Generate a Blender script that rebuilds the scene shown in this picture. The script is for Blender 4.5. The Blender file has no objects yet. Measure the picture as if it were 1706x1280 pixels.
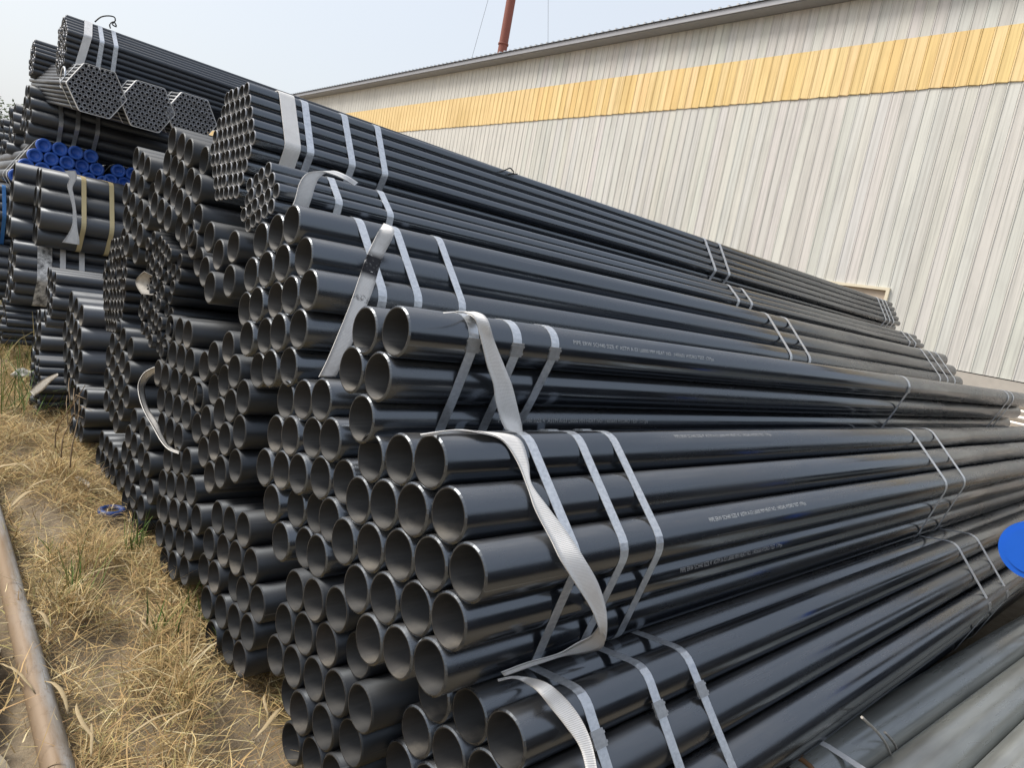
import bpy, bmesh, math, random
import numpy as np
from mathutils import Vector, Matrix
random.seed(7); rng = np.random.default_rng(7)
C = bpy.context.scene.collection
sc = bpy.context.scene
rad = math.radians

# ------------------------------------------------------------------ camera
CAM_Z = 1.40
F_PX, CX, CY = 1125.0, 853.0, 640.0
def _frame():
    a = np.array([2080 - CX, 708 - CY, F_PX]); a /= np.linalg.norm(a)
    b = np.array([-150 - CX, 288 - CY, F_PX]); b -= a * (a @ b); b /= np.linalg.norm(b)
    up = -np.cross(a, b)
    if up[1] > 0: up = -up
    return np.array([a, b, up])
R = _frame()
cam = bpy.data.cameras.new("camera"); camo = bpy.data.objects.new("camera", cam); C.objects.link(camo)
cam.sensor_width = 36.0; cam.lens = F_PX / 1706.0 * 36.0
cam.clip_start = 0.05; cam.clip_end = 3000
m = Matrix.Identity(4)
for i in range(3):
    m[i][0] = R[i, 0]; m[i][1] = -R[i, 1]; m[i][2] = -R[i, 2]
m[2][3] = CAM_Z
camo.matrix_world = m
sc.camera = camo
def at(u, v, axis, val):
    """point of the place seen at photo position (u,v) on the plane axis=val"""
    d = R @ np.array([u - CX, v - CY, F_PX]); i = 'xyz'.index(axis)
    o = CAM_Z if axis == 'z' else 0.0
    p = d * ((val - o) / d[i]); return Vector((p[0], p[1], p[2] + CAM_Z))
def at_plane(u, v, p0, n):
    d = Vector(R @ np.array([u - CX, v - CY, F_PX])); o = Vector((0, 0, CAM_Z))
    n = Vector(n); t = n.dot(Vector(p0) - o) / n.dot(d); return o + d * t

# ------------------------------------------------------------------ light
SUN_EL, SUN_AZ = rad(50), rad(-48)          # azimuth from +Y towards +X
w = bpy.data.worlds.new("World"); sc.world = w; w.use_nodes = True
nt = w.node_tree; nt.nodes.clear()
sky = nt.nodes.new('ShaderNodeTexSky'); sky.sky_type = 'NISHITA'; sky.sun_disc = False
sky.sun_elevation = SUN_EL; sky.sun_rotation = SUN_AZ
sky.air_density = 1.6; sky.dust_density = 6.5; sky.ozone_density = 2.0
bg = nt.nodes.new('ShaderNodeBackground'); bg.inputs[1].default_value = 0.112
out = nt.nodes.new('ShaderNodeOutputWorld')
veil = nt.nodes.new('ShaderNodeMix'); veil.data_type = 'RGBA'; veil.inputs[0].default_value = .62      # thin high cloud over the whole sky
veil.inputs[7].default_value = (5.5, 5.75, 6.2, 1); nt.links.new(sky.outputs[0], veil.inputs[6])
nt.links.new(veil.outputs[2], bg.inputs[0]); nt.links.new(bg.outputs[0], out.inputs[0])
sl = bpy.data.lights.new("sun", 'SUN'); sl.energy = 2.0; sl.angle = rad(22); sl.color = (1, .95, .87)
so = bpy.data.objects.new("sun", sl); C.objects.link(so)
sd = Vector((math.sin(SUN_AZ) * math.cos(SUN_EL), math.cos(SUN_AZ) * math.cos(SUN_EL), math.sin(SUN_EL)))
so.rotation_euler = sd.to_track_quat('Z', 'Y').to_euler()
vs = sc.view_settings; vs.view_transform = 'Standard'; vs.look = 'None'; vs.gamma = 1; vs.use_curve_mapping = False
vs.exposure = 0.68

# ------------------------------------------------------------------ materials
class N:
    def __init__(s, name):
        s.m = bpy.data.materials.new(name); s.m.use_nodes = True
        s.t = s.m.node_tree; s.b = s.t.nodes['Principled BSDF']
    def n(s, ty, **kw):
        x = s.t.nodes.new(ty)
        for k, v in kw.items():
            if k in ('inp',):
                for a, b in v.items(): x.inputs[a].default_value = b
            else: setattr(x, k, v)
        return x
    def l(s, a, b): s.t.links.new(a, b)
    def noise(s, vec, scale, detail=4, rough=.6):
        x = s.n('ShaderNodeTexNoise', inp={'Scale': scale, 'Detail': detail, 'Roughness': rough})
        if vec is not None: s.l(vec, x.inputs['Vector'])
        return x.outputs[0]
    def ramp(s, fac, stops):
        x = s.n('ShaderNodeValToRGB'); s.l(fac, x.inputs[0]); e = x.color_ramp.elements
        while len(e) < len(stops): e.new(.5)
        for el, (p, c) in zip(e, stops): el.position = p; el.color = c if len(c) == 4 else (*c, 1)
        return x.outputs[0]
    def mix(s, fac, a, b, mode='MIX'):
        x = s.n('ShaderNodeMix', data_type='RGBA', blend_type=mode)
        for i, v in ((0, fac), (6, a), (7, b)):
            if hasattr(v, 'links'): s.l(v, x.inputs[i])
            else: x.inputs[i].default_value = v if i == 0 or len(v) == 4 else (*v, 1)
        return x.outputs[2]
    def math(s, op, a, b=0.0, clamp=False):
        x = s.n('ShaderNodeMath', operation=op, use_clamp=clamp)
        for i, v in ((0, a), (1, b)):
            if hasattr(v, 'links'): s.l(v, x.inputs[i])
            else: x.inputs[i].default_value = v
        return x.outputs[0]
    def mapr(s, v, a, b, c, d):
        x = s.n('ShaderNodeMapRange'); s.l(v, x.inputs[0])
        for i, q in zip((1, 2, 3, 4), (a, b, c, d)): x.inputs[i].default_value = q
        return x.outputs[0]
    def bump(s, h, strength, dist=.01):
        x = s.n('ShaderNodeBump', inp={'Strength': strength, 'Distance': dist}); s.l(h, x.inputs['Height'])
        s.l(x.outputs[0], s.b.inputs['Normal'])
    def obj(s, scale=(1, 1, 1)):
        tc = s.n('ShaderNodeTexCoord'); mp = s.n('ShaderNodeMapping'); s.l(tc.outputs['Object'], mp.inputs[0])
        mp.inputs['Scale'].default_value = scale
        oi = s.n('ShaderNodeObjectInfo'); cm = s.n('ShaderNodeCombineXYZ')
        for i, k in enumerate((37., 91., 53.)): s.l(s.math('MULTIPLY', oi.outputs['Random'], k), cm.inputs[i])
        s.l(cm.outputs[0], mp.inputs['Location'])
        return mp.outputs[0]
    def rnd(s): return s.n('ShaderNodeObjectInfo').outputs['Random']
    def base(s, v):
        if hasattr(v, 'links'): s.l(v, s.b.inputs['Base Color'])
        else: s.b.inputs['Base Color'].default_value = (*v, 1)
    def set(s, **k):
        for a, b in k.items():
            a = {'rough': 'Roughness', 'metal': 'Metallic', 'spec': 'Specular IOR Level', 'coat': 'Coat Weight', 'coatr': 'Coat Roughness'}[a]
            if hasattr(b, 'links'): s.l(b, s.b.inputs[a])
            else: s.b.inputs[a].default_value = b

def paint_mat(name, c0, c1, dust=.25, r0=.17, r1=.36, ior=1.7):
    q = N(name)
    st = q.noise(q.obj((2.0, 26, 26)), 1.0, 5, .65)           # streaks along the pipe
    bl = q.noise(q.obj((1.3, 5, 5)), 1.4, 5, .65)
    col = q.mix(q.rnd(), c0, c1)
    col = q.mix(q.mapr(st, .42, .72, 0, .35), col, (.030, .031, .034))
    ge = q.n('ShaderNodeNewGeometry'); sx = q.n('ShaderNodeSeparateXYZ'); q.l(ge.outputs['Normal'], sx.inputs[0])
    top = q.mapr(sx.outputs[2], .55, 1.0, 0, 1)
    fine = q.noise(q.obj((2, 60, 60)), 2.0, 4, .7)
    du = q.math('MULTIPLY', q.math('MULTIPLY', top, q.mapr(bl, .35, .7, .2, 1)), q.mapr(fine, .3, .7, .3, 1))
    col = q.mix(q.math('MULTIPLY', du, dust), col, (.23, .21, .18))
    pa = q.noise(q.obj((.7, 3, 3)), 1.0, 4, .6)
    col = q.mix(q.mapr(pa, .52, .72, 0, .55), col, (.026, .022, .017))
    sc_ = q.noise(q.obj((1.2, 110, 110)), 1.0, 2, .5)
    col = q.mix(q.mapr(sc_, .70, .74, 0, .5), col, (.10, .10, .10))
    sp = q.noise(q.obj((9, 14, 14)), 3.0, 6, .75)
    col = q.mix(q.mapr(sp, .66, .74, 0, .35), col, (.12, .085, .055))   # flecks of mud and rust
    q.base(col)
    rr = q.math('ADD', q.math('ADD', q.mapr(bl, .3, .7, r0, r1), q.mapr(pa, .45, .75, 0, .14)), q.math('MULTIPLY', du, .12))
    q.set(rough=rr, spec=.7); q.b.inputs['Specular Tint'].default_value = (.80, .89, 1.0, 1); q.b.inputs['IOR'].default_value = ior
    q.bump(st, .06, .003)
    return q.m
M = {}
M['paint'] = paint_mat('black varnish', (.005, .006, .009), (.011, .013, .018), .36, .12, .30, 1.88)
M['paint_far'] = paint_mat('black varnish hazed', (.026, .029, .036), (.042, .046, .056), .22, .3, .5, 1.5)  # base lightened to put the far left haze into the colour
M['paint_mid'] = paint_mat('black varnish dusty', (.005, .006, .008), (.010, .011, .014), .10, .28, .48, 1.45)
M['paint_big'] = paint_mat('grey black mill coating', (.20, .21, .195), (.235, .245, .23), .40, .15, .30, 1.8)

q = N('pipe rim'); v = q.noise(q.obj((30, 30, 30)), 2, 4)
q.base(q.mix(q.mapr(v, .35, .7, 0, 1), (.012, .012, .013), (.07, .068, .066))); q.set(rough=.5, metal=.35); M['rim'] = q.m
q = N('small pipe rim'); v = q.noise(q.obj((30, 30, 30)), 2, 4)
q.base(q.mix(q.mapr(v, .35, .7, 0, 1), (.20, .21, .23), (.36, .37, .40))); q.set(rough=.45, metal=.5); M['rim_small'] = q.m
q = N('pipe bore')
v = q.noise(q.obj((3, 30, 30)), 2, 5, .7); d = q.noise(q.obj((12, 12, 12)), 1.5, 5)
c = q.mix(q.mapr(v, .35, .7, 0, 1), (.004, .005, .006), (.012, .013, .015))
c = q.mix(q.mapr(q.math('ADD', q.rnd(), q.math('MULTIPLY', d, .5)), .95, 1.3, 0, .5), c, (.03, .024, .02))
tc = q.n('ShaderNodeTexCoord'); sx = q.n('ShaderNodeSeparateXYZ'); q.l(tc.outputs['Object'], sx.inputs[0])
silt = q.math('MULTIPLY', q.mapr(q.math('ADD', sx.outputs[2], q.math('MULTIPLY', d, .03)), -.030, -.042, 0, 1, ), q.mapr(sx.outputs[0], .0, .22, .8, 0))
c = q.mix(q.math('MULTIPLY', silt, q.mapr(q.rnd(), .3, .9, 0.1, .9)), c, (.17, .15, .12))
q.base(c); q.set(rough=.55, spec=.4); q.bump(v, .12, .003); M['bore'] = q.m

q = N('galvanised strap'); v = q.noise(q.obj((40, 60, 60)), 2, 4)
q.base(q.mix(q.mapr(v, .3, .7, 0, 1), (.48, .51, .55), (.70, .73, .77))); q.set(rough=q.mapr(v, .3, .7, .28, .5), metal=.7); q.bump(v, .08, .002); M['strap'] = q.m
q = N('dull strap'); v = q.noise(q.obj((40, 60, 60)), 2, 4)
q.base(q.mix(q.mapr(v, .3, .7, 0, 1), (.28, .26, .23), (.55, .53, .49))); q.set(rough=.5, metal=.4); M['strap_dull'] = q.m
q = N('seal clip'); v = q.noise(q.obj((60, 60, 60)), 2, 4)
q.base(q.mix(v, (.28, .29, .30), (.50, .51, .52))); q.set(rough=.45, metal=.7); M['seal'] = q.m

def webbing(name, ca, cb, dirt):
    q = N(name)
    uv = q.n('ShaderNodeUVMap'); sx = q.n('ShaderNodeSeparateXYZ'); q.l(uv.outputs[0], sx.inputs[0])
    rib = q.math('SINE', q.math('MULTIPLY', sx.outputs[0], 1650.))
    along = q.math('SINE', q.math('MULTIPLY', sx.outputs[1], 1500.))
    nn = q.noise(q.obj((1, 1, 1)), 28, 5, .7); n2 = q.noise(q.obj((1, 1, 1)), 9, 4)
    col = q.mix(q.mapr(nn, .35, .7, 0, 1), ca, cb)
    col = q.mix(q.mapr(n2, .58, .75, 0, dirt), col, (.20, .18, .16))
    col = q.mix(q.mapr(rib, -1, 1, .32, 0), col, (.25, .23, .2))
    q.base(col); q.set(rough=.8, spec=.2)
    q.bump(q.math('ADD', q.math('MULTIPLY', rib, .6), q.math('ADD', q.math('MULTIPLY', along, .25), nn)), .28, .002)
    return q
M['web'] = webbing('white webbing', (.80, .79, .77), (.88, .87, .86), .35).m
M['web_clean'] = webbing('white belt', (.68, .69, .71), (.80, .81, .82), .2).m
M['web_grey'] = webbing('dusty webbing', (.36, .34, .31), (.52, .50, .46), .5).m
q = webbing('scuffed webbing', (.74, .73, .72), (.84, .83, .82), .3)
old = q.b.inputs['Base Color'].links[0].from_socket
uv = q.n('ShaderNodeUVMap'); sx = q.n('ShaderNodeSeparateXYZ'); q.l(uv.outputs[0], sx.inputs[0])
sm = q.noise(q.obj((1, 1, 1)), 60, 6, .8)
band = q.math('MULTIPLY', q.mapr(sx.outputs[0], .165, .185, 0, 1), q.mapr(sx.outputs[0], .235, .255, 1, 0))
band2 = q.math('MULTIPLY', q.math('MULTIPLY', q.mapr(sx.outputs[0], .30, .305, 0, 1), q.mapr(sx.outputs[0], .32, .325, 1, 0)), .7)
k = q.math('ADD', q.math('MULTIPLY', band, q.mapr(sm, .36, .44, 0, 1)), q.math('MULTIPLY', band2, q.mapr(sm, .5, .56, 0, 1)))
q.base(q.mix(k, old, (.035, .035, .04))); M['web_scuffed'] = q.m
q = N('sooty tape'); v = q.noise(q.obj((1, 1, 1)), 14, 6, .75)
q.base(q.mix(q.mapr(v, .42, .62, 0, 1), (.74, .74, .74), (.10, .10, .10))); q.set(rough=.6); M['tape_dirty'] = q.m
def plain(name, c, rough=.5, metal=0, var=.15):
    q = N(name); v = q.noise(q.obj((1, 1, 1)), 8, 5, .65)
    q.base(q.mix(v, tuple(x * (1 - var) for x in c), tuple(min(1, x * (1 + var)) for x in c))); q.set(rough=rough, metal=metal); return q.m
M['blue_cap'] = plain('blue plastic cap', (.035, .13, .56), .4)
M['ring_blue'] = plain('dark blue plastic', (.02, .06, .22), .5)
M['blue_bright'] = plain('made-up cap blue', (.004, .11, .60), .5, 0, .12)
M['blue_strap'] = plain('blue strap', (.06, .22, .55), .5)
M['stencil'] = plain('stencil paint', (.36, .37, .38), .7)
M['stencil_bright'] = plain('fresh stencil paint', (.48, .50, .51), .7)
M['yellow_strap'] = plain('tan strap', (.60, .50, .28), .5)
M['rust_wire'] = plain('rusty wire', (.22, .12, .06), .7, .3)
M['dark_wire'] = plain('dark wire', (.05, .05, .05), .6, .4)
M['galv'] = plain('galvanised pipe', (.58, .54, .49), .4, .55)
M['stack'] = plain('red oxide paint', (.21, .065, .045), .7)
M['timber'] = plain('rough timber', (.25, .18, .11), .8)
M['paper'] = plain('white litter', (.7, .68, .62), .8)

def wall_mat(name, a, b, dirt):
    q = N(name); oi = q.rnd()
    base = q.mix(oi, a, b)
    hs = q.n('ShaderNodeHueSaturation'); q.l(base, hs.inputs['Color'])
    wn = q.n('ShaderNodeTexWhiteNoise', noise_dimensions='1D'); q.l(q.math('MULTIPLY', oi, 77.), wn.inputs['W'])
    col = q.mix(.028, base, wn.outputs['Color'])
    st = q.noise(q.obj((3, 22, .5)), 1.0, 5, .65); bl = q.noise(q.obj((1, 1, 1)), .8, 4)
    col = q.mix(q.mapr(st, .45, .75, 0, dirt), col, tuple(x * .62 for x in a))
    col = q.mix(q.mapr(bl, .5, .75, 0, dirt * .6), col, tuple(x * .75 for x in a))
    q.base(col); q.set(rough=.5, spec=.4); q.bump(q.noise(q.obj((2, 6, .7)), 1.2, 3), .12, .02); return q.m
M['wall'] = wall_mat('grey white sheet', (.59, .585, .555), (.65, .645, .615), .8)
M['wall_yellow'] = wall_mat('faded yellow sheet', (.78, .55, .22), (.84, .65, .34), .95)
M['eave'] = plain('grey eave metal', (.30, .31, .34), .5, .2)
M['roof'] = plain('grey roof sheet', (.42, .44, .47), .5, .2)
M['shade'] = plain('dark backing', (.05, .05, .05), .9)
M['plinth'] = plain('rendered plinth', (.45, .42, .38), .9)
M['frame'] = plain('cream window frame', (.70, .64, .50), .5)
M['board'] = plain('tan board', (.44, .37, .30), .7)

q = N('dirt ground')
tc = q.n('ShaderNodeTexCoord'); P_ = tc.outputs['Object']
a = q.noise(P_, .9, 5, .6); b = q.noise(P_, 9, 6, .65); c_ = q.noise(P_, 60, 4, .6)
col = q.mix(q.mapr(a, .35, .65, 0, 1), (.25, .20, .135), (.36, .30, .22))
col = q.mix(q.mapr(b, .4, .7, 0, .6), col, (.15, .11, .07)); col = q.mix(q.mapr(c_, .55, .75, 0, .5), col, (.32, .28, .22))
q.base(col); q.set(rough=.95, spec=.2); q.bump(q.math('ADD', b, q.math('MULTIPLY', c_, .4)), .6, .03); M['dirt'] = q.m
q = N('worn concrete'); tc = q.n('ShaderNodeTexCoord'); P_ = tc.outputs['Object']
b = q.noise(P_, 6, 6, .65); c_ = q.noise(P_, 70, 4, .6)
col = q.mix(q.mapr(b, .35, .7, 0, 1), (.27, .235, .175), (.36, .315, .245)); col = q.mix(q.mapr(c_, .55, .75, 0, .4), col, (.2, .16, .12))
q.base(col); q.set(rough=.95, spec=.2); q.bump(q.math('ADD', b, q.math('MULTIPLY', c_, .5)), .5, .015); M['concrete'] = q.m
def attr_mat(name, rough=.8, trans=.25):
    q = N(name); at_ = q.n('ShaderNodeAttribute', attribute_name='tint'); q.base(at_.outputs['Color']); q.set(rough=rough, spec=.25)
    return q.m
M['straw'] = attr_mat('dry straw')

# ------------------------------------------------------------------ helpers
def empty(name, loc, label, cat, group=None):
    o = bpy.data.objects.new(name, None); o.location = loc; C.objects.link(o); o.empty_display_size = .1
    o['label'] = label; o['category'] = cat
    if group: o['group'] = group
    return o
def mesh_obj(name, verts, faces, mats, parent=None, smooth=None, midx=None, loc=(0, 0, 0), me=None):
    if me is None:
        me = bpy.data.meshes.new(name); me.from_pydata([tuple(v) for v in verts], [], [tuple(f) for f in faces])
        for x in (mats if isinstance(mats, (list, tuple)) else [mats]): me.materials.append(x)
        if midx is not None: me.polygons.foreach_set('material_index', midx)
        if smooth is not None:
            me.polygons.foreach_set('use_smooth', smooth if hasattr(smooth, '__len__') else [smooth] * len(me.polygons))
        me.update()
    o = bpy.data.objects.new(name, me); C.objects.link(o); o.location = loc
    if parent: o.parent = parent
    return o
def tag(o, label, cat, group=None):
    o['label'] = label; o['category'] = cat
    if group: o['group'] = group
    return o
class MB:
    def __init__(s): s.v = []; s.f = []; s.sm = []
    def box(s, lo, hi):
        b = len(s.v); x0, y0, z0 = lo; x1, y1, z1 = hi
        s.v += [(x0, y0, z0), (x1, y0, z0), (x1, y1, z0), (x0, y1, z0), (x0, y0, z1), (x1, y0, z1), (x1, y1, z1), (x0, y1, z1)]
        s.f += [(b, b+3, b+2, b+1), (b+4, b+5, b+6, b+7), (b, b+1, b+5, b+4), (b+1, b+2, b+6, b+5), (b+2, b+3, b+7, b+6), (b+3, b, b+4, b+7)]; s.sm += [False] * 6
        return s
    def tube(s, pts, r, n=8, r1=None, cap=True):
        pts = [Vector(p) for p in pts]; b = len(s.v); K = len(pts)
        for i, p in enumerate(pts):
            t = (pts[min(i+1, K-1)] - pts[max(i-1, 0)]).normalized()
            a = t.orthogonal() if abs(t.z) > .95 else t.cross(Vector((0, 0, 1)))
            a.normalize(); c = t.cross(a); rr = r if r1 is None else r + (r1 - r) * i / max(1, K-1)
            for k in range(n): s.v.append(tuple(p + (a * math.cos(2*math.pi*k/n) + c * math.sin(2*math.pi*k/n)) * rr))
        for i in range(K-1):
            for k in range(n):
                s.f.append((b+i*n+k, b+i*n+(k+1) % n, b+(i+1)*n+(k+1) % n, b+(i+1)*n+k)); s.sm.append(True)
        if cap:
            s.f.append(tuple(b+k for k in range(n))[::-1]); s.f.append(tuple(b+(K-1)*n+k for k in range(n))); s.sm += [False, False]
        return s
    def obj(s, name, mat, parent=None, loc=(0, 0, 0)): return mesh_obj(name, s.v, s.f, mat, parent, s.sm, None, loc)

_pm = {}
def pipe_mesh(od, L, wall, segs, paint, rim, bevel=.003):
    key = (od, L, wall, segs, paint, rim)
    if key in _pm: return _pm[key]
    ro = od / 2; ri = ro - wall
    prof = [(0.0, ri + wall*.35, 2), (0, ri + wall*.38, 1), (bevel, ro, 1), (bevel*1.5, ro, 0), (L - bevel*1.5, ro, 0), (L - bevel, ro, 1), (L, ri + wall*.38, 1), (L, ri, 1), (L - .001, ri, 2), (.001, ri, 2), (0, ri, 1)]
    prof = [(0.0, ri), (0.0, ri + wall*.4), (bevel, ro), (L - bevel, ro), (L, ri + wall*.4), (L, ri)]
    mi = [1, 0, 0, 0, 1, 2] if od > .07 else [1, 1, 0, 1, 1, 2]
    v = []; f = []; sm = []; md = []
    K = len(prof)
    for x, r in prof:
        for k in range(segs):
            a = 2*math.pi*k/segs; v.append((x, r*math.cos(a), r*math.sin(a)))
    for i in range(K):
        j = (i + 1) % K
        for k in range(segs):
            k2 = (k+1) % segs
            f.append((i*segs+k, j*segs+k, j*segs+k2, i*segs+k2)); sm.append(i in (2, 5)); md.append(mi[i])
    me = bpy.data.meshes.new('pipe'); me.from_pydata(v, [], f)
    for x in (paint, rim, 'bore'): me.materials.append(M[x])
    me.polygons.foreach_set('use_smooth', sm); me.polygons.foreach_set('material_index', md); me.update()
    _pm[key] = me; return me

def hull(pts):
    pts = sorted(set((round(a, 6), round(b, 6)) for a, b in pts))
    if len(pts) < 3: return pts
    def half(ps):
        h = []
        for p in ps:
            while len(h) >= 2 and (h[-1][0]-h[-2][0])*(p[1]-h[-2][1]) - (h[-1][1]-h[-2][1])*(p[0]-h[-2][0]) <= 0: h.pop()
            h.append(p)
        return h
    lo = half(pts); hi = half(pts[::-1]); return lo[:-1] + hi[:-1]      # ccw in (y,z)
def wrap_path(pts, r, arc=5):
    h = hull(pts); n = len(h); path = []
    for i in range(n):
        p = Vector(h[i]); a = Vector(h[i]) - Vector(h[i-1]); b = Vector(h[(i+1) % n]) - p
        na = Vector((a.y, -a.x)).normalized(); nb = Vector((b.y, -b.x)).normalized()
        a0 = math.atan2(na.y, na.x); a1 = math.atan2(nb.y, nb.x)
        while a1 < a0 - 1e-6: a1 += 2*math.pi
        K = max(2, int(arc * (a1 - a0) / 1.05) + 1)
        for k in range(K):
            t = a0 + (a1 - a0) * k / (K - 1); nn = Vector((math.cos(t), math.sin(t)))
            path.append((p + nn * r, nn))
    return path
def strap(parent, pts, r, x, width=.02, mat='strap', skew=0.0, name='steel_strap', th=.0014, seal=None, uvs=False):
    path = wrap_path(pts, r + .0006); zc = sum(p[0].y for p in path) / len(path)
    v = []; f = []; n = len(path)
    for p, nn in path:
        xx = x + skew * (p.y - zc)
        for dx, o in ((-width/2, 0), (width/2, 0), (width/2, th), (-width/2, th)):
            q_ = p + nn * o; v.append((xx + dx, q_.x, q_.y))
    for i in range(n):
        j = (i + 1) % n
        for k in range(4): f.append((i*4+k, i*4+(k+1) % 4, j*4+(k+1) % 4, j*4+k))
    s = mesh_obj(name, v, f, M[mat], parent, False)
    if uvs:
        add_uv(s.data, path, width)
    if seal is not None:
        best = max(range(n), key=lambda i: path[i][1].dot(Vector(seal)) )
        nxt = (best + 1) % n
        a = path[best][0]; b = path[nxt][0]; mid = (a + b) / 2 if (b - a).length > .02 else a
        nn = path[best][1]; tt = Vector((-nn.y, nn.x)); mbx = MB()
        def bx(du, l, wd, o0, o1):
            vv = []
            for xx in (-wd/2, wd/2):
                for u_ in (du - l/2, du + l/2):
                    for o in (o0, o1):
                        q_ = mid + tt * u_ + nn * o; vv.append((x + skew*(mid.y - zc) + xx, q_.x, q_.y))
            bidx = len(mbx.v); mbx.v += vv
            mbx.f += [tuple(bidx+i for i in t) for t in ((0, 1, 3, 2), (4, 6, 7, 5), (0, 4, 5, 1), (2, 3, 7, 6), (0, 2, 6, 4), (1, 5, 7, 3))]; mbx.sm += [False]*6
        bx(0, .034, width + .008, -.001, .004)
        bx(-.009, .005, width + .012, -.001, .0052); bx(.009, .005, width + .012, -.001, .0052)
        mbx.obj('strap_seal', M['seal'], s)
    return s
def add_uv(me, path, width):
    uv = me.uv_layers.new(name='UVMap'); d = [0]
    for i in range(1, len(path)+1): d.append(d[-1] + (path[i % len(path)][0] - path[i-1][0]).length)
    for poly in me.polygons:
        for li in poly.loop_indices:
            vi = me.loops[li].vertex_index; uv.data[li].uv = (d[vi // 4], 0 if vi % 4 in (0, 3) else width)

def catmull(ps, k):
    ps = [Vector(p) for p in ps]; o = []
    for i in range(len(ps)-1):
        p0 = ps[max(i-1, 0)]; p1 = ps[i]; p2 = ps[i+1]; p3 = ps[min(i+2, len(ps)-1)]
        for j in range(k):
            t = j/k; o.append(.5*((2*p1) + (p2-p0)*t + (2*p0-5*p1+4*p2-p3)*t*t + (3*p1-p0-3*p2+p3)*t**3))
    o.append(ps[-1]); return o
def ribbon(name, A, B, mat, th=.003, k=5, parent=None):
    """woven belt between two edge curves A and B, with real thickness"""
    A = catmull(A, k); B = catmull(B, k); n = len(A); v = []; f = []; W_ = 5
    for i in range(n):
        t = (A[min(i+1, n-1)] + B[min(i+1, n-1)] - A[max(i-1, 0)] - B[max(i-1, 0)]); c = B[i] - A[i]
        nn = t.cross(c); nn = nn.normalized() if nn.length > 1e-9 else Vector((0, 0, 1))
        if i and nn.dot(pn) < 0: nn = -nn
        pn = nn
        for s_ in (th/2, -th/2):
            for j in range(W_): v.append(A[i] + c * (j/(W_-1)) + nn * s_)
    R_ = 2*W_
    d = [0]
    for i in range(1, n): d.append(d[-1] + ((A[i]+B[i]) - (A[i-1]+B[i-1])).length/2)
    for i in range(n-1):
        for s_ in (0, 1):
            for j in range(W_-1):
                q_ = (i*R_+s_*W_+j, i*R_+s_*W_+j+1, (i+1)*R_+s_*W_+j+1, (i+1)*R_+s_*W_+j); f.append(q_ if s_ == 0 else q_[::-1])
        for j in (0, W_-1): f.append((i*R_+j, i*R_+W_+j, (i+1)*R_+W_+j, (i+1)*R_+j))
    for i in (0, n-1):
        f.append(tuple(i*R_+j for j in range(W_)) + tuple(i*R_+W_+j for j in reversed(range(W_))))
    o = mesh_obj(name, v, f, M[mat], parent, True)
    uv = o.data.uv_layers.new(name='UVMap')
    for poly in o.data.polygons:
        for li in poly.loop_indices:
            vi = o.data.loops[li].vertex_index; uv.data[li].uv = (d[vi // R_], (vi % W_) / (W_-1) * .05)
    return o

# ------------------------------------------------------------------ ground
def displaced_ground():
    xs = np.concatenate([[-900, -200, -40, -8], np.linspace(-3, 3, 61), [8, 40, 200, 900]])
    ys = np.concatenate([[-900, -200, -40, -8], np.linspace(-1, 12, 131), [20, 60, 200, 900]])
    v = []; 
    for y in ys:
        for x in xs:
            z = .018*math.sin(x*3.1 + y*1.7) + .014*math.sin(x*7.3 - y*4.1) + .008*math.sin(x*17 + y*13) - .03
            if abs(x) > 5 or y > 13 or y < -2: z = -.03
            v.append((x, y, z))
    n = len(xs); f = [(j*n+i, j*n+i+1, (j+1)*n+i+1, (j+1)*n+i) for j in range(len(ys)-1) for i in range(n-1)]
    o = mesh_obj('ground', v, f, M['dirt'], None, True); o['kind'] = 'structure'
displaced_ground()
def slab(poly, z):
    n = len(poly); v = [(x, y, z) for x, y in poly] + [(x, y, z-.09) for x, y in poly]
    f = [tuple(range(n))] + [(i, i+n, (i+1) % n + n, (i+1) % n) for i in range(n)]
    return v, f
def jag(p, q, n, a):
    return [(p[0]+(q[0]-p[0])*t/n + random.uniform(-a, a), p[1]+(q[1]-p[1])*t/n + random.uniform(-a, a)) for t in range(n)]
paths = [[(-2.5, .3), (.05, .3), (.27, 1.62), (.23, 1.95), (-2.5, 1.9)], [(-2.5, 1.92), (.225, 1.97), (.29, 2.36), (-2.5, 2.4)], [(-2.5, 2.42), (.28, 2.38), (.20, 2.9), (-2.5, 2.9)]]
for i, pl in enumerate(paths):
    pts = []
    for j in range(len(pl)): pts += jag(pl[j], pl[(j+1) % len(pl)], 6, .012)
    v, f = slab(pts, .018 + .004*i); o = mesh_obj('paving', v, f, M['concrete']); o['kind'] = 'structure'

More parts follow.
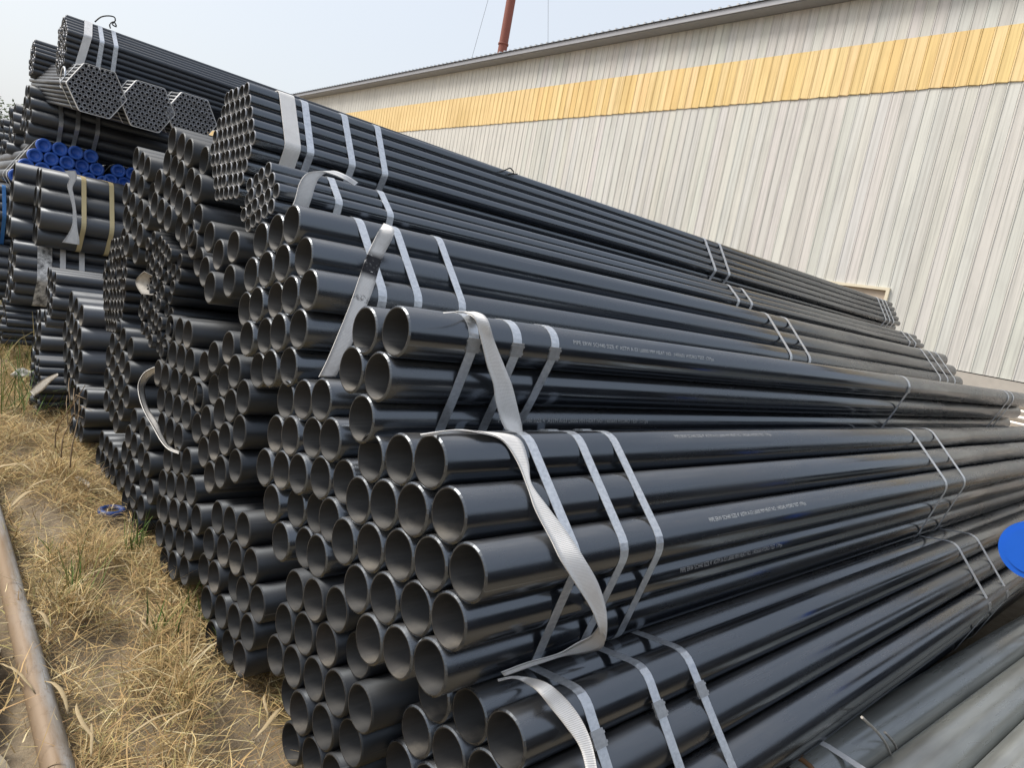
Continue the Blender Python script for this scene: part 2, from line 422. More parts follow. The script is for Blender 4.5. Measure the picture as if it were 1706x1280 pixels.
# ------------------------------------------------------------------ warehouse
WX = 12.0
def warehouse():
    h = empty('warehouse', (WX, 8, 0), 'long warehouse with ribbed grey white wall and a faded yellow band below the eave', 'warehouse')
    pitch = .18
    z0, z1, z2, z3 = 1.40, 5.69, 6.53, 7.31      # foot, band bottom, band top, wall top
    def prof(za, zb, proud, rag=0.0):
        ys = [.0022, .150, .156, .167, .172, .1778]; xs = [0, 0, -.010, -.010, 0, 0]
        v = []; f = []
        zs = [za, zb]
        for kz, z in enumerate(zs):
            for j, (y, x) in enumerate(zip(ys, xs)):
                zz = z + (rag * [0, 1, .3, .8, .2, .5][j] if kz == 0 else 0)
                xx = x - proud - (abs(rag) * .6 if kz == 0 and rag else 0); v.append((xx, y, zz))
        n = len(ys)
        for j in range(n-1): f.append((j, j+n, j+n+1, j+1))
        # returns so the sheet edge has depth
        b = len(v)
        for z in (za, zb): v.append((.03, ys[0], z)); v.append((.03, ys[-1], z))
        f += [(0, b, b+2, n), (n-1, 2*n-1, b+3, b+1), (0, n-1, b+1, b)]
        me = bpy.data.meshes.new('wall_panel'); me.from_pydata(v, [], f); me.update(); return me
    lowm = [prof(z0, z1 + .05, 0)]; upm = [prof(z2 - .05, z3, 0)]
    shortm = [prof(2.47, z1 + .05, 0)]
    yel = [prof(z1 + o, z2, .012, rg) for o, rg in ((0, .012), (-.005, .018), (.004, -.01), (-.008, .014), (.002, .01))]
    for me in lowm + upm + shortm: me.materials.append(M['wall'])
    for me in yel: me.materials.append(M['wall_yellow'])
    def put(me, y, name):
        o = bpy.data.objects.new(name, me); C.objects.link(o); o.parent = h; o.location = (0, y - 8, 0)
        return o
    yN = 14.0
    y = -1.2; i = 0
    while y < yN:
        me = shortm[0] if 4.36 <= y <= 6.3 else lowm[0]
        put(me, y, 'wall_panel'); put(upm[0], y, 'upper_panel'); put(random.choice(yel), y, 'yellow_panel'); y += pitch; i += 1
    # beyond: ribs too close together to pick apart
    for (src, nm, mt) in ((lowm, 'far_wall_sheet', 'wall'), (upm, 'far_upper_sheet', 'wall'), (yel, 'far_yellow_sheet', 'wall_yellow')):
        V = []; Fc = []; yy = y
        while yy < 48:
            me = random.choice(src); b = len(V)
            V += [(v.co.x, v.co.y + yy - 8, v.co.z) for v in me.vertices]; Fc += [tuple(b + k for k in p.vertices) for p in me.polygons]; yy += pitch
        o = mesh_obj(nm, V, Fc, M[mt], h); o['kind'] = 'stuff'
    MB().box((.034, -9.4, 1.35), (.08, 40, 7.3)).obj('rib_shade_backing', M['shade'], h)  # dark sheet behind the seam gaps, drawing the shade lines beside the ribs
    MB().box((-.05, -9.4, 0), (.30, 40, 1.385)).obj('plinth', M['plinth'], h)
    MB().box((.09, -9.4, 1.39), (26, 40, 7.28)).obj('rear_wall', M['wall'], h)
    # eave: gutter box and soffit
    MB().box((-.30, -9.6, 7.315), (.30, 40.2, 7.35)).obj('soffit', M['eave'], h)
    MB().box((-.335, -9.6, 7.33), (-.303, 40.2, 7.43)).obj('eave_gutter', M['eave'], h)
    # corrugated roof sheet with trapezoid ribs
    V = []; Fc = []; yy = -9.6; n = 0
    sl_ = math.tan(rad(9))
    pr = []
    while yy < 40.2:
        pr += [(yy, 0), (yy + .15, 0), (yy + .165, .035), (yy + .19, .035), (yy + .205, 0)]; yy += .205
    for x in (-.37, 13.0):
        for (yq, zq) in pr: V.append((x, yq, 7.445 + (x + .37) * sl_ + zq))
    n = len(pr)
    for j in range(n-1): Fc.append((j, j+1, j+1+n, j+n))
    b = len(V)
    for (yq, zq) in pr: V.append((-.37, yq, 7.442))
    for j in range(n-1): Fc.append((j, b+j, b+j+1, j+1))
    o = mesh_obj('roof', V, Fc, M['roof'], h)
    # window behind the top bundle
    wv = MB(); ya, yb, za, zb = 4.38 - 8, 6.28 - 8, 1.55, 2.46
    wv.box((-.05, ya - .05, za), (.03, ya, zb)).box((-.05, yb, za), (.03, yb + .05, zb)).box((-.05, ya - .05, zb), (.03, yb + .05, zb + .045)).box((-.05, ya - .05, za - .045), (.03, yb + .05, za))
    wo = wv.obj('window', M['frame'], h)
    MB().box((.012, ya, za), (.030, yb, zb)).obj('window_board', M['board'], wo)
    MB().box((-.034, -1, 1.37), (-.028, 3, 1.40)).obj('foot_trim', M['frame'], h)
warehouse()

# chimney with guy wires, behind the warehouse
ch = empty('chimney', (35.5, 46.6, 0), 'tall rust red steel chimney with thin guy wires rising behind the warehouse roof', 'chimney')
v = MB().tube([(0, 0, 0), (0, 0, 14), (0, 0, 24), (0, 0, 42)], .37, 20); v.obj('shaft', M['stack'], ch)
for k in range(5): MB().tube([(0, 0, 6 + k*7.2), (0, 0, 6.12 + k*7.2)], .43, 20).obj('flange', M['stack'], ch)
for dx, dy in ((-4.2, .0), (8.5, .0)): MB().tube([(0, 0, 40), (dx*.5, dy*.5, 24), (dx, dy, 8)], .013, 5).obj('guy_wire', M['dark_wire'], ch)

# ------------------------------------------------------------------ pipe bundles
def hexpts(rings):
    o = []
    for b in range(-rings, rings+1):
        n = 2*rings + 1 - abs(b)
        for i in range(n): o.append((i - (n-1)/2, b * .8660254))
    return o
def rows(ns):
    """rows from the top down, hex packed about a common middle"""
    o = []; 
    for j, n in enumerate(ns):
        for i in range(n): o.append((i - (n-1)/2, ((len(ns)-1)/2 - j) * .8660254))
    return o
GROUP = 'bundles of black steel pipes stacked in the yard'
def bundle(label, cy, cz, ang, od, lat, x0=.82, L=6.0, gap=.0015, jit=.008, seed=0, straps=(), seals=None, paint='paint', rim=None, segs=36, wall=None, wide=.028, smat='strap', pts=None, off=None, cat='pipe bundle', big=.0, name='pipe_bundle', skew=.0):
    r_ = random.Random(seed * 977 + 13)
    s = od + gap
    c, sn = math.cos(rad(ang)), math.sin(rad(ang))
    P2 = pts if pts is not None else [(cy - a*s*c + b*s*sn, cz + a*s*sn + b*s*c) for a, b in lat]
    root = empty(name, (x0, sum(p[0] for p in P2)/len(P2), min(p[1] for p in P2) - od/2), label, cat, GROUP)
    wall = wall or max(.0032, od * .053); rim = rim or ('rim' if od > .07 else 'rim_small')
    me = pipe_mesh(od, L, wall, segs, paint, rim)
    pipes = []
    for y, z in P2:
        dx = r_.gauss(0, jit * .4)
        if big and r_.random() < .12: dx += r_.uniform(-.3, 1) * big * .6
        if off: dx += off(y, z)
        o = bpy.data.objects.new('pipe', me); C.objects.link(o); o.parent = root
        o.location = Vector((x0 + dx, y, z)) - root.location
        o.rotation_euler = (r_.uniform(-.5, .5), 0, r_.gauss(0, .0006)); pipes.append(o)
    L2 = [(y - root.location.y, z - root.location.z) for y, z in P2]
    for i, x in enumerate(straps):
        sd_ = seals[i] if seals and i < len(seals) else None
        strap(root, L2, od/2, x - x0, wide if x < 3 else wide, smat, r_.uniform(-.04, .04) + skew, seal=sd_)
    return root, pipes, P2
def pxy(px, py): return (.7 + (1699 - px)/330., 2.0 - py/330.)      # survey sheet of the pile's end face -> metres
D4 = .1143
FARS = (6.15, 6.35, 6.55)
SR = (-.95, -.3)
bA, pA, PA = bundle('corner bundle under the five stencilled pipes, tied by three bright straps and a diagonal sling', 1.112, .800, 15.8, D4, hexpts(2), straps=(1.045, 1.20, 1.335, 3.55, 3.84) + FARS, seals=[None, (.2, 1), (.2, 1)], seed=1, x0=.803, jit=.006, gap=.0025)
bD, pD, PD = bundle('lowest bundle at the near right corner, beside the large grey pipes, straps with clips', .855, .335, 12, D4, hexpts(2), straps=(1.06, 1.265, 1.445, 3.65, 3.98) + FARS, seals=[(-.743, .669), (-.743, .669), (-.743, .669), (-.97, .2), (-.97, .2)], seed=2, x0=.885, jit=.007, gap=.0025)
bT, pT, PT = bundle('small bundle of five black pipes with white stencil lettering, above the corner bundle', 0, 0, 0, D4, None,
    pts=[(1.2515, 1.258), (1.2515+.127, 1.238), (1.2885, 1.1485), (1.2885+.122, 1.1385), (1.3300, 1.0400)], straps=(.975, 1.11, 1.235, 3.9, 6.05, 6.2), seals=[(-1, -.2), (-1, -.2), (-1, -.2), (-1, -.2)], seed=3, x0=.795, jit=.004)
bB, pB, PB = bundle('bundle just left of the corner bundle, below the foot of the scuffed sling', *pxy(1388, 396), 14, D4, hexpts(2), straps=(1.1, 1.3, 3.6), seed=4, big=.04)
bC, pC, PC = bundle('upper black pipe bundle carrying the scuffed white sling, under the thin pipe bundles', *pxy(1281, 254), 14.8, D4, hexpts(2), straps=(1.015, 1.135, 1.30, 3.55, 3.78) + FARS, seed=5, jit=.012, gap=.003)
bundle('bottom bundle of black pipes between the lowest corner bundle and the straw', *pxy(1466, 551), 15, D4, hexpts(2), straps=(1.1, 1.3, 3.5), seed=6, big=.06, paint='paint_mid')
bundle('ground level bundle whose lowest mouths touch the green weeds at the stack foot', 2.024, .293, 12, D4, hexpts(2), straps=(1.1, 1.3), seed=7, big=.06, paint='paint_mid')
bundle('ground level bundle left of the weeds, its mouths under the hanging grey loop', 2.615, .312, 15, D4, hexpts(2), straps=(1.1, 1.3), seed=8, big=.06, paint='paint_mid')
bundle('bundle rolled onto its side in the middle of the end face, mouths in upright columns', *pxy(1172, 398), 28, D4, hexpts(2), straps=(1.1, 1.3), seed=9, big=.05, paint='paint_mid')
bundle('bundle with the bent white belt looping off its left side', 2.803, .788, 4, D4, hexpts(2), straps=(1.15, 1.3), seed=10, big=.04, paint='paint_mid')
bundle('ground level bundle above the blue ring in the straw', 3.23, .275, -4, D4, hexpts(2), straps=(1.1, 1.3), seed=11, big=.06, paint='paint_mid')
bundle('ground level double row of pipes left of the blue ring', 3.80, .15, 3, D4, rows([4, 5]), x0=.835, straps=(1.2,), seed=12, big=.05, paint='paint_mid')
bundle('bundle of black pipes standing proud halfway up, left of the bent white belt', 3.73, .605, -13, D4, hexpts(2), straps=(1.1, 1.3), seed=13, big=.03, paint='paint_mid')
bundle('broad upper bundle of black pipes left of the hexagon of thin pipes', *pxy(925, 150), -13, D4, rows([4, 5, 6, 6]), straps=(1.1, 1.3, 3.5), seed=14, big=.06, jit=.012, paint='paint_mid')
bundle('upper bundle of black pipes right beside the blue caps', *pxy(700, 182), -12, D4, hexpts(2), straps=(1.1, 1.3), seed=15, big=.05, jit=.012, paint='paint_mid')
bundle('loose eight pipe bundle under the hexagon of thin pipes', 0, 0, 0, D4, None, pts=[pxy(*p) for p in [(990, 206), (1028, 240), (1066, 207), (1105, 225), (1145, 212), (1155, 250), (1117, 263), (1075, 248)]], straps=(1.1, 1.3), seed=16, jit=.03, paint='paint_mid')
D2 = .0603
bS, pS, PS = bundle('big hexagon of thin pale rimmed pipes on top with four flat bands', 2.522, 1.703, 4, .0483, hexpts(4), x0=.83, straps=(1.02, 1.18, 1.315, 3.62, 3.78, 6.45, 6.55, 6.65), seed=17, jit=.004, segs=26, wide=.026, gap=.0003, wall=.0026)
bS2, pS2, PS2 = bundle('smaller thin pipe bundle slipped below the top hexagon, under a white belt', 2.210, 1.530, 20, .0483, rows([4, 5, 6, 5]), x0=.83, straps=(1.03, 1.225, 3.55, 3.7, 6.45, 6.6), seed=18, jit=.006, segs=26, wide=.026, gap=.0003, wall=.0026)
bundle('thin pipe bundle deep in the shade right of the grey loop of belt', 3.17, 1.215, -12, D2, rows([7, 8, 8, 7]), straps=(1.2,), seed=19, jit=.02, segs=22, big=.03, rim='rim', paint='paint_mid')
bundle('thin pipe bundle below the grey loop of belt', 3.20, .975, -8, D2, rows([7, 8, 8, 7]), straps=(1.2,), seed=20, jit=.02, segs=22, big=.03, rim='rim', paint='paint_mid')
bundle('tall thin pipe bundle at the stack bend, left of the grey belt loop', 3.98, 1.03, 8, D2, hexpts(4), straps=(1.2,), seed=21, jit=.014, segs=22, rim='rim', paint='paint_mid')
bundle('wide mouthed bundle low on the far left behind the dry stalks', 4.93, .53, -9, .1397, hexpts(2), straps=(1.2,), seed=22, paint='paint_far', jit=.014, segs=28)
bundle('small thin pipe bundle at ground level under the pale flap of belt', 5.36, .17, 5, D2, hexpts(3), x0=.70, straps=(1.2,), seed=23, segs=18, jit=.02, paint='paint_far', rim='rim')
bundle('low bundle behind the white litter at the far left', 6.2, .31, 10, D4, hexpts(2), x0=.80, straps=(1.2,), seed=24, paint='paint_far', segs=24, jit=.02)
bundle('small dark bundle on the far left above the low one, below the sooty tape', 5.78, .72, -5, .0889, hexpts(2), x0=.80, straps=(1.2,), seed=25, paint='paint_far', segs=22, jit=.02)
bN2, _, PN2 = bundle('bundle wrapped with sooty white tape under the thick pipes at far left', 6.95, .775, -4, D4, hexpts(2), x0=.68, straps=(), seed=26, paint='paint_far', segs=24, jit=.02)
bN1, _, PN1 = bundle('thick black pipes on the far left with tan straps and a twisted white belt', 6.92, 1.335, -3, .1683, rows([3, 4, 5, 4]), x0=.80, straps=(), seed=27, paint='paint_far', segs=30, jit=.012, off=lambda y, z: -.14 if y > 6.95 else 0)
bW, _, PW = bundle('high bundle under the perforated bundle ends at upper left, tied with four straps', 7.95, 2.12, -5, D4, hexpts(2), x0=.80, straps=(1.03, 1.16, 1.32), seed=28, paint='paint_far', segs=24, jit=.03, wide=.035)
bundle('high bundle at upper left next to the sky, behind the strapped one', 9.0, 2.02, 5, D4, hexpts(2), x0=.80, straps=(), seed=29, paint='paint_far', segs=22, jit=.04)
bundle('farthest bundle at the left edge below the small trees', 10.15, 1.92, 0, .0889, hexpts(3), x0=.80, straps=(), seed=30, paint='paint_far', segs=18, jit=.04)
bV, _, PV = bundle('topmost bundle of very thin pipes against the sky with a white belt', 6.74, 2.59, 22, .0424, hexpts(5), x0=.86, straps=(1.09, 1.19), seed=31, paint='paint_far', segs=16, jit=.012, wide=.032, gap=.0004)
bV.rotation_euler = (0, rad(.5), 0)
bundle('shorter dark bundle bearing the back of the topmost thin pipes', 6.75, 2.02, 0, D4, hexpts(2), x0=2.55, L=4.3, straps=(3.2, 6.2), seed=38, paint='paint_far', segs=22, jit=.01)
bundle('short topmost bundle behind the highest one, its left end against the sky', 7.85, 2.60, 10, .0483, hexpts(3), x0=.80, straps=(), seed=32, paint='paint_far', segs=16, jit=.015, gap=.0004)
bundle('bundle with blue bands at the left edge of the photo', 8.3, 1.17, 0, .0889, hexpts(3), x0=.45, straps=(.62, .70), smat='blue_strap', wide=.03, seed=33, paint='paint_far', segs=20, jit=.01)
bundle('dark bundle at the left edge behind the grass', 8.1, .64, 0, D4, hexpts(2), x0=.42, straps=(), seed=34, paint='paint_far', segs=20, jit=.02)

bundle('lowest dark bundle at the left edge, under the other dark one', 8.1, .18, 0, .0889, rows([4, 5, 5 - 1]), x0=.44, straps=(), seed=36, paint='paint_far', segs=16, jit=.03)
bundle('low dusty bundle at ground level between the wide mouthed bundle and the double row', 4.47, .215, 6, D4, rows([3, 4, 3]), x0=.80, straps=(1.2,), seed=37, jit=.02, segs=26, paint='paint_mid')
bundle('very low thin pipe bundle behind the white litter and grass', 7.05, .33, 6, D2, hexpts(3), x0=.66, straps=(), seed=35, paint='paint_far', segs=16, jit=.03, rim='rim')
# tan straps on the thick pipes
L1 = [(y - bN1.location.y, z - bN1.location.z) for y, z in PN1]
strap(bN1, L1, .0842, 1.085 - .80, .034, 'yellow_strap'); strap(bN1, L1, .0842, 1.285 - .80, .034, 'yellow_strap')
L1 = [(y - bN2.location.y, z - bN2.location.z) for y, z in PN2]
strap(bN2, L1, .0572, 1.0 - .68, .04, 'web_clean', name='tape_band'); strap(bN2, L1, .0572, 1.135 - .68, .04, 'web_clean', name='tape_band')
strap(bN2, L1, .0585, 0.875 - .68, .10, 'tape_dirty', name='tape_band', skew=.0)

# bundles lying crosswise, ends towards the viewer
def cross_bundle(label, c, od, lat, L, tilt, seed, segs, cap=False, paint='paint_far', yaw=0.0, gap=.0006):
    r_ = random.Random(seed)
    root = empty('pipe_bundle', c, label, 'pipe bundle', GROUP)
    root.rotation_euler = (rad(tilt), 0, rad(yaw))
    me0 = pipe_mesh(od, L, max(.003, od*.20 if not cap else od*.06), segs, paint, 'rim_small' )
    s = od + gap; pts = []
    for a, b in lat:
        x, z = a*s, b*s; pts.append((x, z))
        o = bpy.data.objects.new('pipe', me0); C.objects.link(o); o.parent = root
        o.rotation_euler = (0, 0, rad(90)); o.location = (x, r_.gauss(0, .002 if not cap else .012), z)
        if cap:
            k = cap_obj(od); k.parent = o
    return root, pts
_cap = {}
def cap_obj(od, mat='blue_cap'):
    key = (od, mat)
    if key not in _cap:
        r = od/2 + .003; prof = [(-.0, r*.55), (-.004, r*.58), (-.006, r*.60), (-.016, r*.64), (-.020, r*.70), (-.020, r*.94), (-.016, r), (.03, r)]
        n = 24; v = [(.006, 0, 0)]; f = []
        for x, rr in prof:
            for k in range(n): v.append((x, rr*math.cos(2*math.pi*k/n), rr*math.sin(2*math.pi*k/n)))
        for k in range(n): f.append((0, 1+(k+1) % n, 1+k))
        for i in range(len(prof)-1):
            for k in range(n): f.append((1+i*n+k, 1+i*n+(k+1) % n, 1+(i+1)*n+(k+1) % n, 1+(i+1)*n+k))
        me = bpy.data.meshes.new('end_cap'); me.from_pydata(v, [], f); me.materials.append(M[mat])
        me.polygons.foreach_set('use_smooth', [True]*len(f)); me.update(); _cap[key] = me
    o = bpy.data.objects.new('end_cap', _cap[key]); C.objects.link(o); return o
def loop_strap(root, pts, od, y, width, mat, th=.002, name='steel_strap'):
    path = wrap_path(pts, od/2 + .0008); v = []; f = []; n = len(path)
    for p, nn in path:
        for dy, o in ((-width/2, 0), (width/2, 0), (width/2, th), (-width/2, th)):
            q_ = p + nn*o; v.append((q_.x, y + dy, q_.y))
    for i in range(n):
        j = (i+1) % n
        for k in range(4): f.append((i*4+k, j*4+k, j*4+(k+1) % 4, i*4+(k+1) % 4))
    return mesh_obj(name, v, f, M[mat], root, False)
YQ = 6.05
for i, (u, vv, tx) in enumerate(((162, 152, 'leftmost perforated bundle end below the topmost pipes, ringed by a white band'), (247, 178, 'middle perforated bundle end of very thin pipes below the topmost pipes'), (320, 196, 'right perforated bundle end, partly behind the hexagon of thin pipes'))):
    c = at(u, vv, 'y', YQ)
    root, pts = cross_bundle(tx, c, .0335, hexpts(5), 2.2, 6, 50 + i, 14)
    loop_strap(root, pts, .0335, .012 if i == 0 else .02, .035, 'web_clean', .004, 'white_band'); loop_strap(root, pts, .0335, .30, .03, 'strap')
YP = 7.6
for u, vv, lat, tx in ((108, 309, hexpts(3), 'crosswise bundle of pipes with a wall of blue plastic caps'), (217, 326, hexpts(2), 'second crosswise bundle with only a few blue caps showing')):
    c = at(u, vv, 'y', YP)
    root, pts = cross_bundle(tx, c, D4, lat, 2.5, 0, 60, 24, True, gap=.006)
    loop_strap(root, pts, D4, .16, .035, 'web_clean', .003, 'white_band'); loop_strap(root, pts, D4, .45, .03, 'strap')

# large grey pipes in front at lower right
d6 = .1683
bY = empty('pipe_bundle', (1.9, .44, 0), 'row of large greyish pipes on the ground at the near right, with white tape', 'pipe bundle', GROUP)
bY.rotation_euler = (0, rad(.8), rad(-2.3)); bY.location.z = .055
ly = [(.615, 1.90), (.445, 1.93), (.275, 1.96)] + [(.275 - .17*k, 1.97 + .01*(k % 3)) for k in range(1, 8)]
meY = pipe_mesh(d6, 6.0, .0071, 48, 'paint_big', 'rim')
for y, x in ly:
    o = bpy.data.objects.new('pipe', meY); C.objects.link(o); o.parent = bY; o.location = (x - 1.9, y - .44, d6/2 + .002)
LY = [(y - .44, d6/2 + .002) for y, x in ly]
strap(bY, LY, d6/2, .20, .028, 'web_clean', .12, name='tape_band', th=.002)
MB().tube([Vector((.055, .615 - .44 + math.cos(a)*.089, .086 + math.sin(a)*.089)) for a in np.linspace(.1, 2.9, 14)], .0075, 8).obj('rusty_tie', M['rust_wire'], bY)
# far strap of that bundle
strap(bY, LY, d6/2, 3.0, .02, 'strap', .1)
# two bent strap ends standing up between the large pipes
for (u0, v0, u1, v1) in ((1436, 1196, 1490, 1285), (1474, 1221, 1496, 1285)):
    a = at(u0, v0, 'y', .52); b = at(u1, v1, 'y', .49); mid = (a + b)/2 + Vector((.02, -.004, .012))
    mb = MB(); mb.tube(catmull([b - Vector((0, -.01, .05)), b, mid, a], 5), .0042, 6)
    o = mb.obj('loose_strap_end', M['strap_dull']); tag(o, 'taller bent strap end with a rust spot sticking up between the large grey pipes' if u0 == 1436 else 'shorter bent strap end sticking up between the large grey pipes', 'strap end')

# unseen stack across the aisle, added for dark reflections in the pipes
k = 0
for (yy, zz) in ((-2.25, .62), (-3.45, .62), (-2.85, 1.62), (-4.0, 1.62)):
    for xx in (-3.2, 3.0):
        bundle(('near' if xx < 0 else 'far') + (' bottom aisle side', ' bottom outer', ' middle aisle side', ' middle outer')[k // 2] + ' bundle of large pipes in an unseen stack added for dark reflections', yy, zz, 0, .2191, hexpts(2), x0=xx, straps=(xx + .4, xx + 5.4), seed=70 + k, paint='paint_mid', segs=24, jit=.03); k += 1

# made-up blue capped pipe standing in for a flat overlay disc, on invented trestles
cc = at(1722, 918, 'x', 2.4)
bp = empty('made_up_capped_pipe', cc, 'made-up pipe with blue cap, standing in for a flat blue overlay disc', 'pipe')
bp.rotation_euler = (0, 0, rad(-3))
o = bpy.data.objects.new('pipe', pipe_mesh(.16, 6.0, .0071, 40, 'paint_big', 'rim')); C.objects.link(o); o.parent = bp; o.location = (.006, 0, 0)
mbc = MB(); mbc.tube([(-.008, 0, 0), (-.004, 0, 0), (.04, 0, 0)], .0825, 40).tube([(-.012, 0, 0), (-.006, 0, 0)], .066, 40).tube([(-.017, 0, 0), (-.010, 0, 0)], .014, 16); mbc.obj('end_cap', M['blue_bright'], bp)
for k, xx in enumerate((2.2, 5.2)):
    px_, py_ = cc.x + xx*math.cos(rad(-3)), cc.y + xx*math.sin(rad(-3)); zt = cc.z - .083
    t = empty('trestle', (px_, py_, 0), ('nearer' if k == 0 else 'farther') + ' invented timber trestle, unseen, under the made-up blue capped pipe', 'trestle', 'invented trestles under the made-up capped pipe')
    MB().box((-.05, -.22, zt - .10), (.05, .14, zt - .002)).obj('beam', M['timber'], t)
    for sx_ in (-1, 1):
        for sy in (-.19, .11): MB().tube([(sx_*.05, sy, zt - .03), (sx_*.25, sy, 0)], .025, 6).obj('leg', M['timber'], t)

# stencil lettering on pipes
def stencil(pipe, root_unused, text, x, ang, size, mat, od, stretch=.86):
    cu = bpy.data.curves.new('marking', 'FONT'); cu.body = text; cu.size = size; cu.space_character = 1.02; cu.resolution_u = 2
    ob = bpy.data.objects.new('marking_tmp', cu); C.objects.link(ob)
    dg = bpy.context.evaluated_depsgraph_get(); me = bpy.data.meshes.new_from_object(ob.evaluated_get(dg))
    bpy.data.objects.remove(ob)
    bm = bmesh.new(); bm.from_mesh(me)
    bmesh.ops.subdivide_edges(bm, edges=[e for e in bm.edges if e.calc_length() > size*.35], cuts=2)
    r = od/2 + .0007
    rx = pipe.rotation_euler.x
    for v_ in bm.verts:
        a = ang + (v_.co.y - size*.35)/r + rx           # angle from -Y (towards the viewer) upwards
        v_.co = Vector((x + v_.co.x*stretch, -math.cos(a)*r, math.sin(a)*r))
    bm.to_mesh(me); bm.free(); me.materials.clear(); me.materials.append(M[mat])
    o = bpy.data.objects.new('marking', me); C.objects.link(o); o.parent = pipe
TXT = 'PIPE ERW SCH40 SIZE 4" ASTM A-53 L6000 MM HEAT NO. :%s HYDRO TEST :17Mpa'
stencil(pT[0], bT, TXT % '1405601', 1.33 - .82, rad(30), .0165, 'stencil_bright', D4, 1.06)
stencil(pT[4], bT, TXT % '1405643', 1.19 - .82, rad(14), .0165, 'stencil', D4, 1.0)
# rightmost pipe of the corner bundle's rows
def nearest(pipes, root, y, z): return min(pipes, key=lambda o: (o.location.y + root.location.y - y)**2 + (o.location.z + root.location.z - z)**2)
pr3 = nearest(pA, bA, .885, .864); pr4 = nearest(pA, bA, .915, .752); pr1 = nearest(pA, bA, 1.054, 1.018)
stencil(pr3, bA, TXT % '1405645', 1.58 - .82, rad(48), .0165, 'stencil_bright', D4)
stencil(pr4, bA, TXT % '1405658', 1.52 - .82, rad(20), .0165, 'stencil', D4)
stencil(pr1, bA, TXT % '1405645', 1.62 - .82, rad(62), .0165, 'stencil', D4)

# galvanised pipes lying along the wall foot
bz = empty('pipe_bundle', (10.4, 1.2, .0), 'pale galvanised pipes tied with wire lying along the foot of the warehouse wall', 'pipe bundle', GROUP)
meZ = pipe_mesh(.089, 6.0, .004, 16, 'paint', 'rim').copy(); meZ.materials[0] = M['galv']
k = 0
for j, n in enumerate((10, 9, 8, 7, 6, 5, 4, 3, 3, 2, 2)):
    for i in range(n):
        o = bpy.data.objects.new('pipe', meZ); C.objects.link(o); o.parent = bz; o.rotation_euler = (0, 0, rad(90)); o.location = ((i - (n-1)/2)*.0905, -2.4 + random.gauss(0, .05), .046 + j*.0785 + .28)
MB().box((-.6, -1.6, .0), (.6, -1.4, .28)).box((-.6, 2.2, 0), (.6, 2.4, .28)).obj('bearer', M['timber'], bz)
for yy in (-.45, .4):
    MB().tube([(-.47, yy, .30), (-.25, yy + .02, .85), (-.03, yy + .05, 1.18), (.1, yy - .06, 1.30)], .02, 6).obj('tie_wire', M['galv'], bz)

# ------------------------------------------------------------------ belts and slings
SG = 'white lifting belts on the bundles'
def belt(label, A, B, mat='web', th=.003, k=5, name='lifting_belt'):
    o = ribbon(name, A, B, mat, th, k); tag(o, label, 'lifting belt', SG); return o
nA = Vector((0, -.667, .746)); pAn = Vector((0, 1.0125, 1.06)) + nA * .012
# corner sling: over the five pipes, down their flank, over the corner bundle, back in under it
T = lambda u, v_: at(u, v_, 'y', 1.178)
Af = lambda u, v_: at_plane(u, v_, pAn, nA)
H = lambda u, v_: at(u, v_, 'y', .795)
A_ = [at(738, 521, 'z', 1.322), at(772, 521, 'z', 1.322), T(790, 530), T(800, 560), T(812, 610), T(822, 640), T(826, 670), T(835, 700), at(843, 716, 'y', 1.12)]
B_ = [at(760, 519, 'z', 1.325), at(795, 521, 'z', 1.322), T(812, 533), T(824, 570), T(840, 610), T(852, 640), T(861, 675), T(869, 710), at(870, 727, 'y', 1.12)]
belt('white webbing sling hanging down the flank of the five stencilled pipes', A_, B_)
A_ = [at(700, 724, 'z', 1.088), at(760, 716, 'z', 1.094), at(805, 722, 'z', 1.094), Af(838, 735), Af(862, 770), Af(880, 815), Af(892, 850), Af(918, 900), Af(935, 935), H(960, 975), H(985, 1015), H(997, 1045), at(1000, 1062, 'y', .82)]
B_ = [at(702, 727, 'z', 1.083), at(765, 722, 'z', 1.086), at(830, 722, 'z', 1.086), Af(866, 733), Af(880, 770), Af(885, 806), Af(912, 845), Af(946, 890), Af(972, 930), H(995, 970), H(1008, 1010), H(1011, 1045), at(1009, 1068, 'y', .82)]
belt('white webbing sling laid diagonally over the corner bundle and twisted at its lower bend', A_, B_)
A_ = [at(1000, 1040, 'y', .80), at(985, 1060, 'y', .83), at(962, 1072, 'y', .85), at(930, 1090, 'y', .865), at(880, 1104, 'y', .868), at(835, 1121, 'y', .868)]
B_ = [at(1009, 1060, 'y', .80), at(1003, 1080, 'y', .83), at(975, 1089, 'y', .85), at(938, 1094, 'y', .865), at(886, 1111, 'y', .868), at(840, 1127, 'y', .868)]
belt('frayed tail of the corner sling drawn back between the two corner bundles', A_, B_)
nD = Vector((0, -.66, .75)); pDn = Vector((0, .745, .62)) + nD*.022
Df = lambda u, v_: at_plane(u, v_, pDn, nD)
A_ = [at(830, 1133, 'y', .865), at(855, 1128, 'y', .86), at(880, 1130, 'y', .85), Df(912, 1140), Df(942, 1165), Df(968, 1200), Df(985, 1240), Df(995, 1290), Df(1002, 1350)]
B_ = [at(830, 1136, 'y', .865), at(853, 1131, 'y', .86), at(872, 1137, 'y', .85), Df(895, 1152), Df(918, 1180), Df(942, 1210), Df(966, 1245), Df(978, 1290), Df(984, 1350)]
belt('bright white sling curling over the end of the lowest corner bundle', A_, B_)
nC = Vector((0, -.95, .31)); pCn = Vector((0, 1.655, 1.30))
Cf = lambda u, v_: at_plane(u, v_, pCn, nC)
A_ = [at(628, 392, 'y', 1.80), Cf(632, 383), Cf(612, 424), Cf(596, 470), Cf(582, 510), Cf(566, 550), Cf(545, 600), Cf(531, 628)]
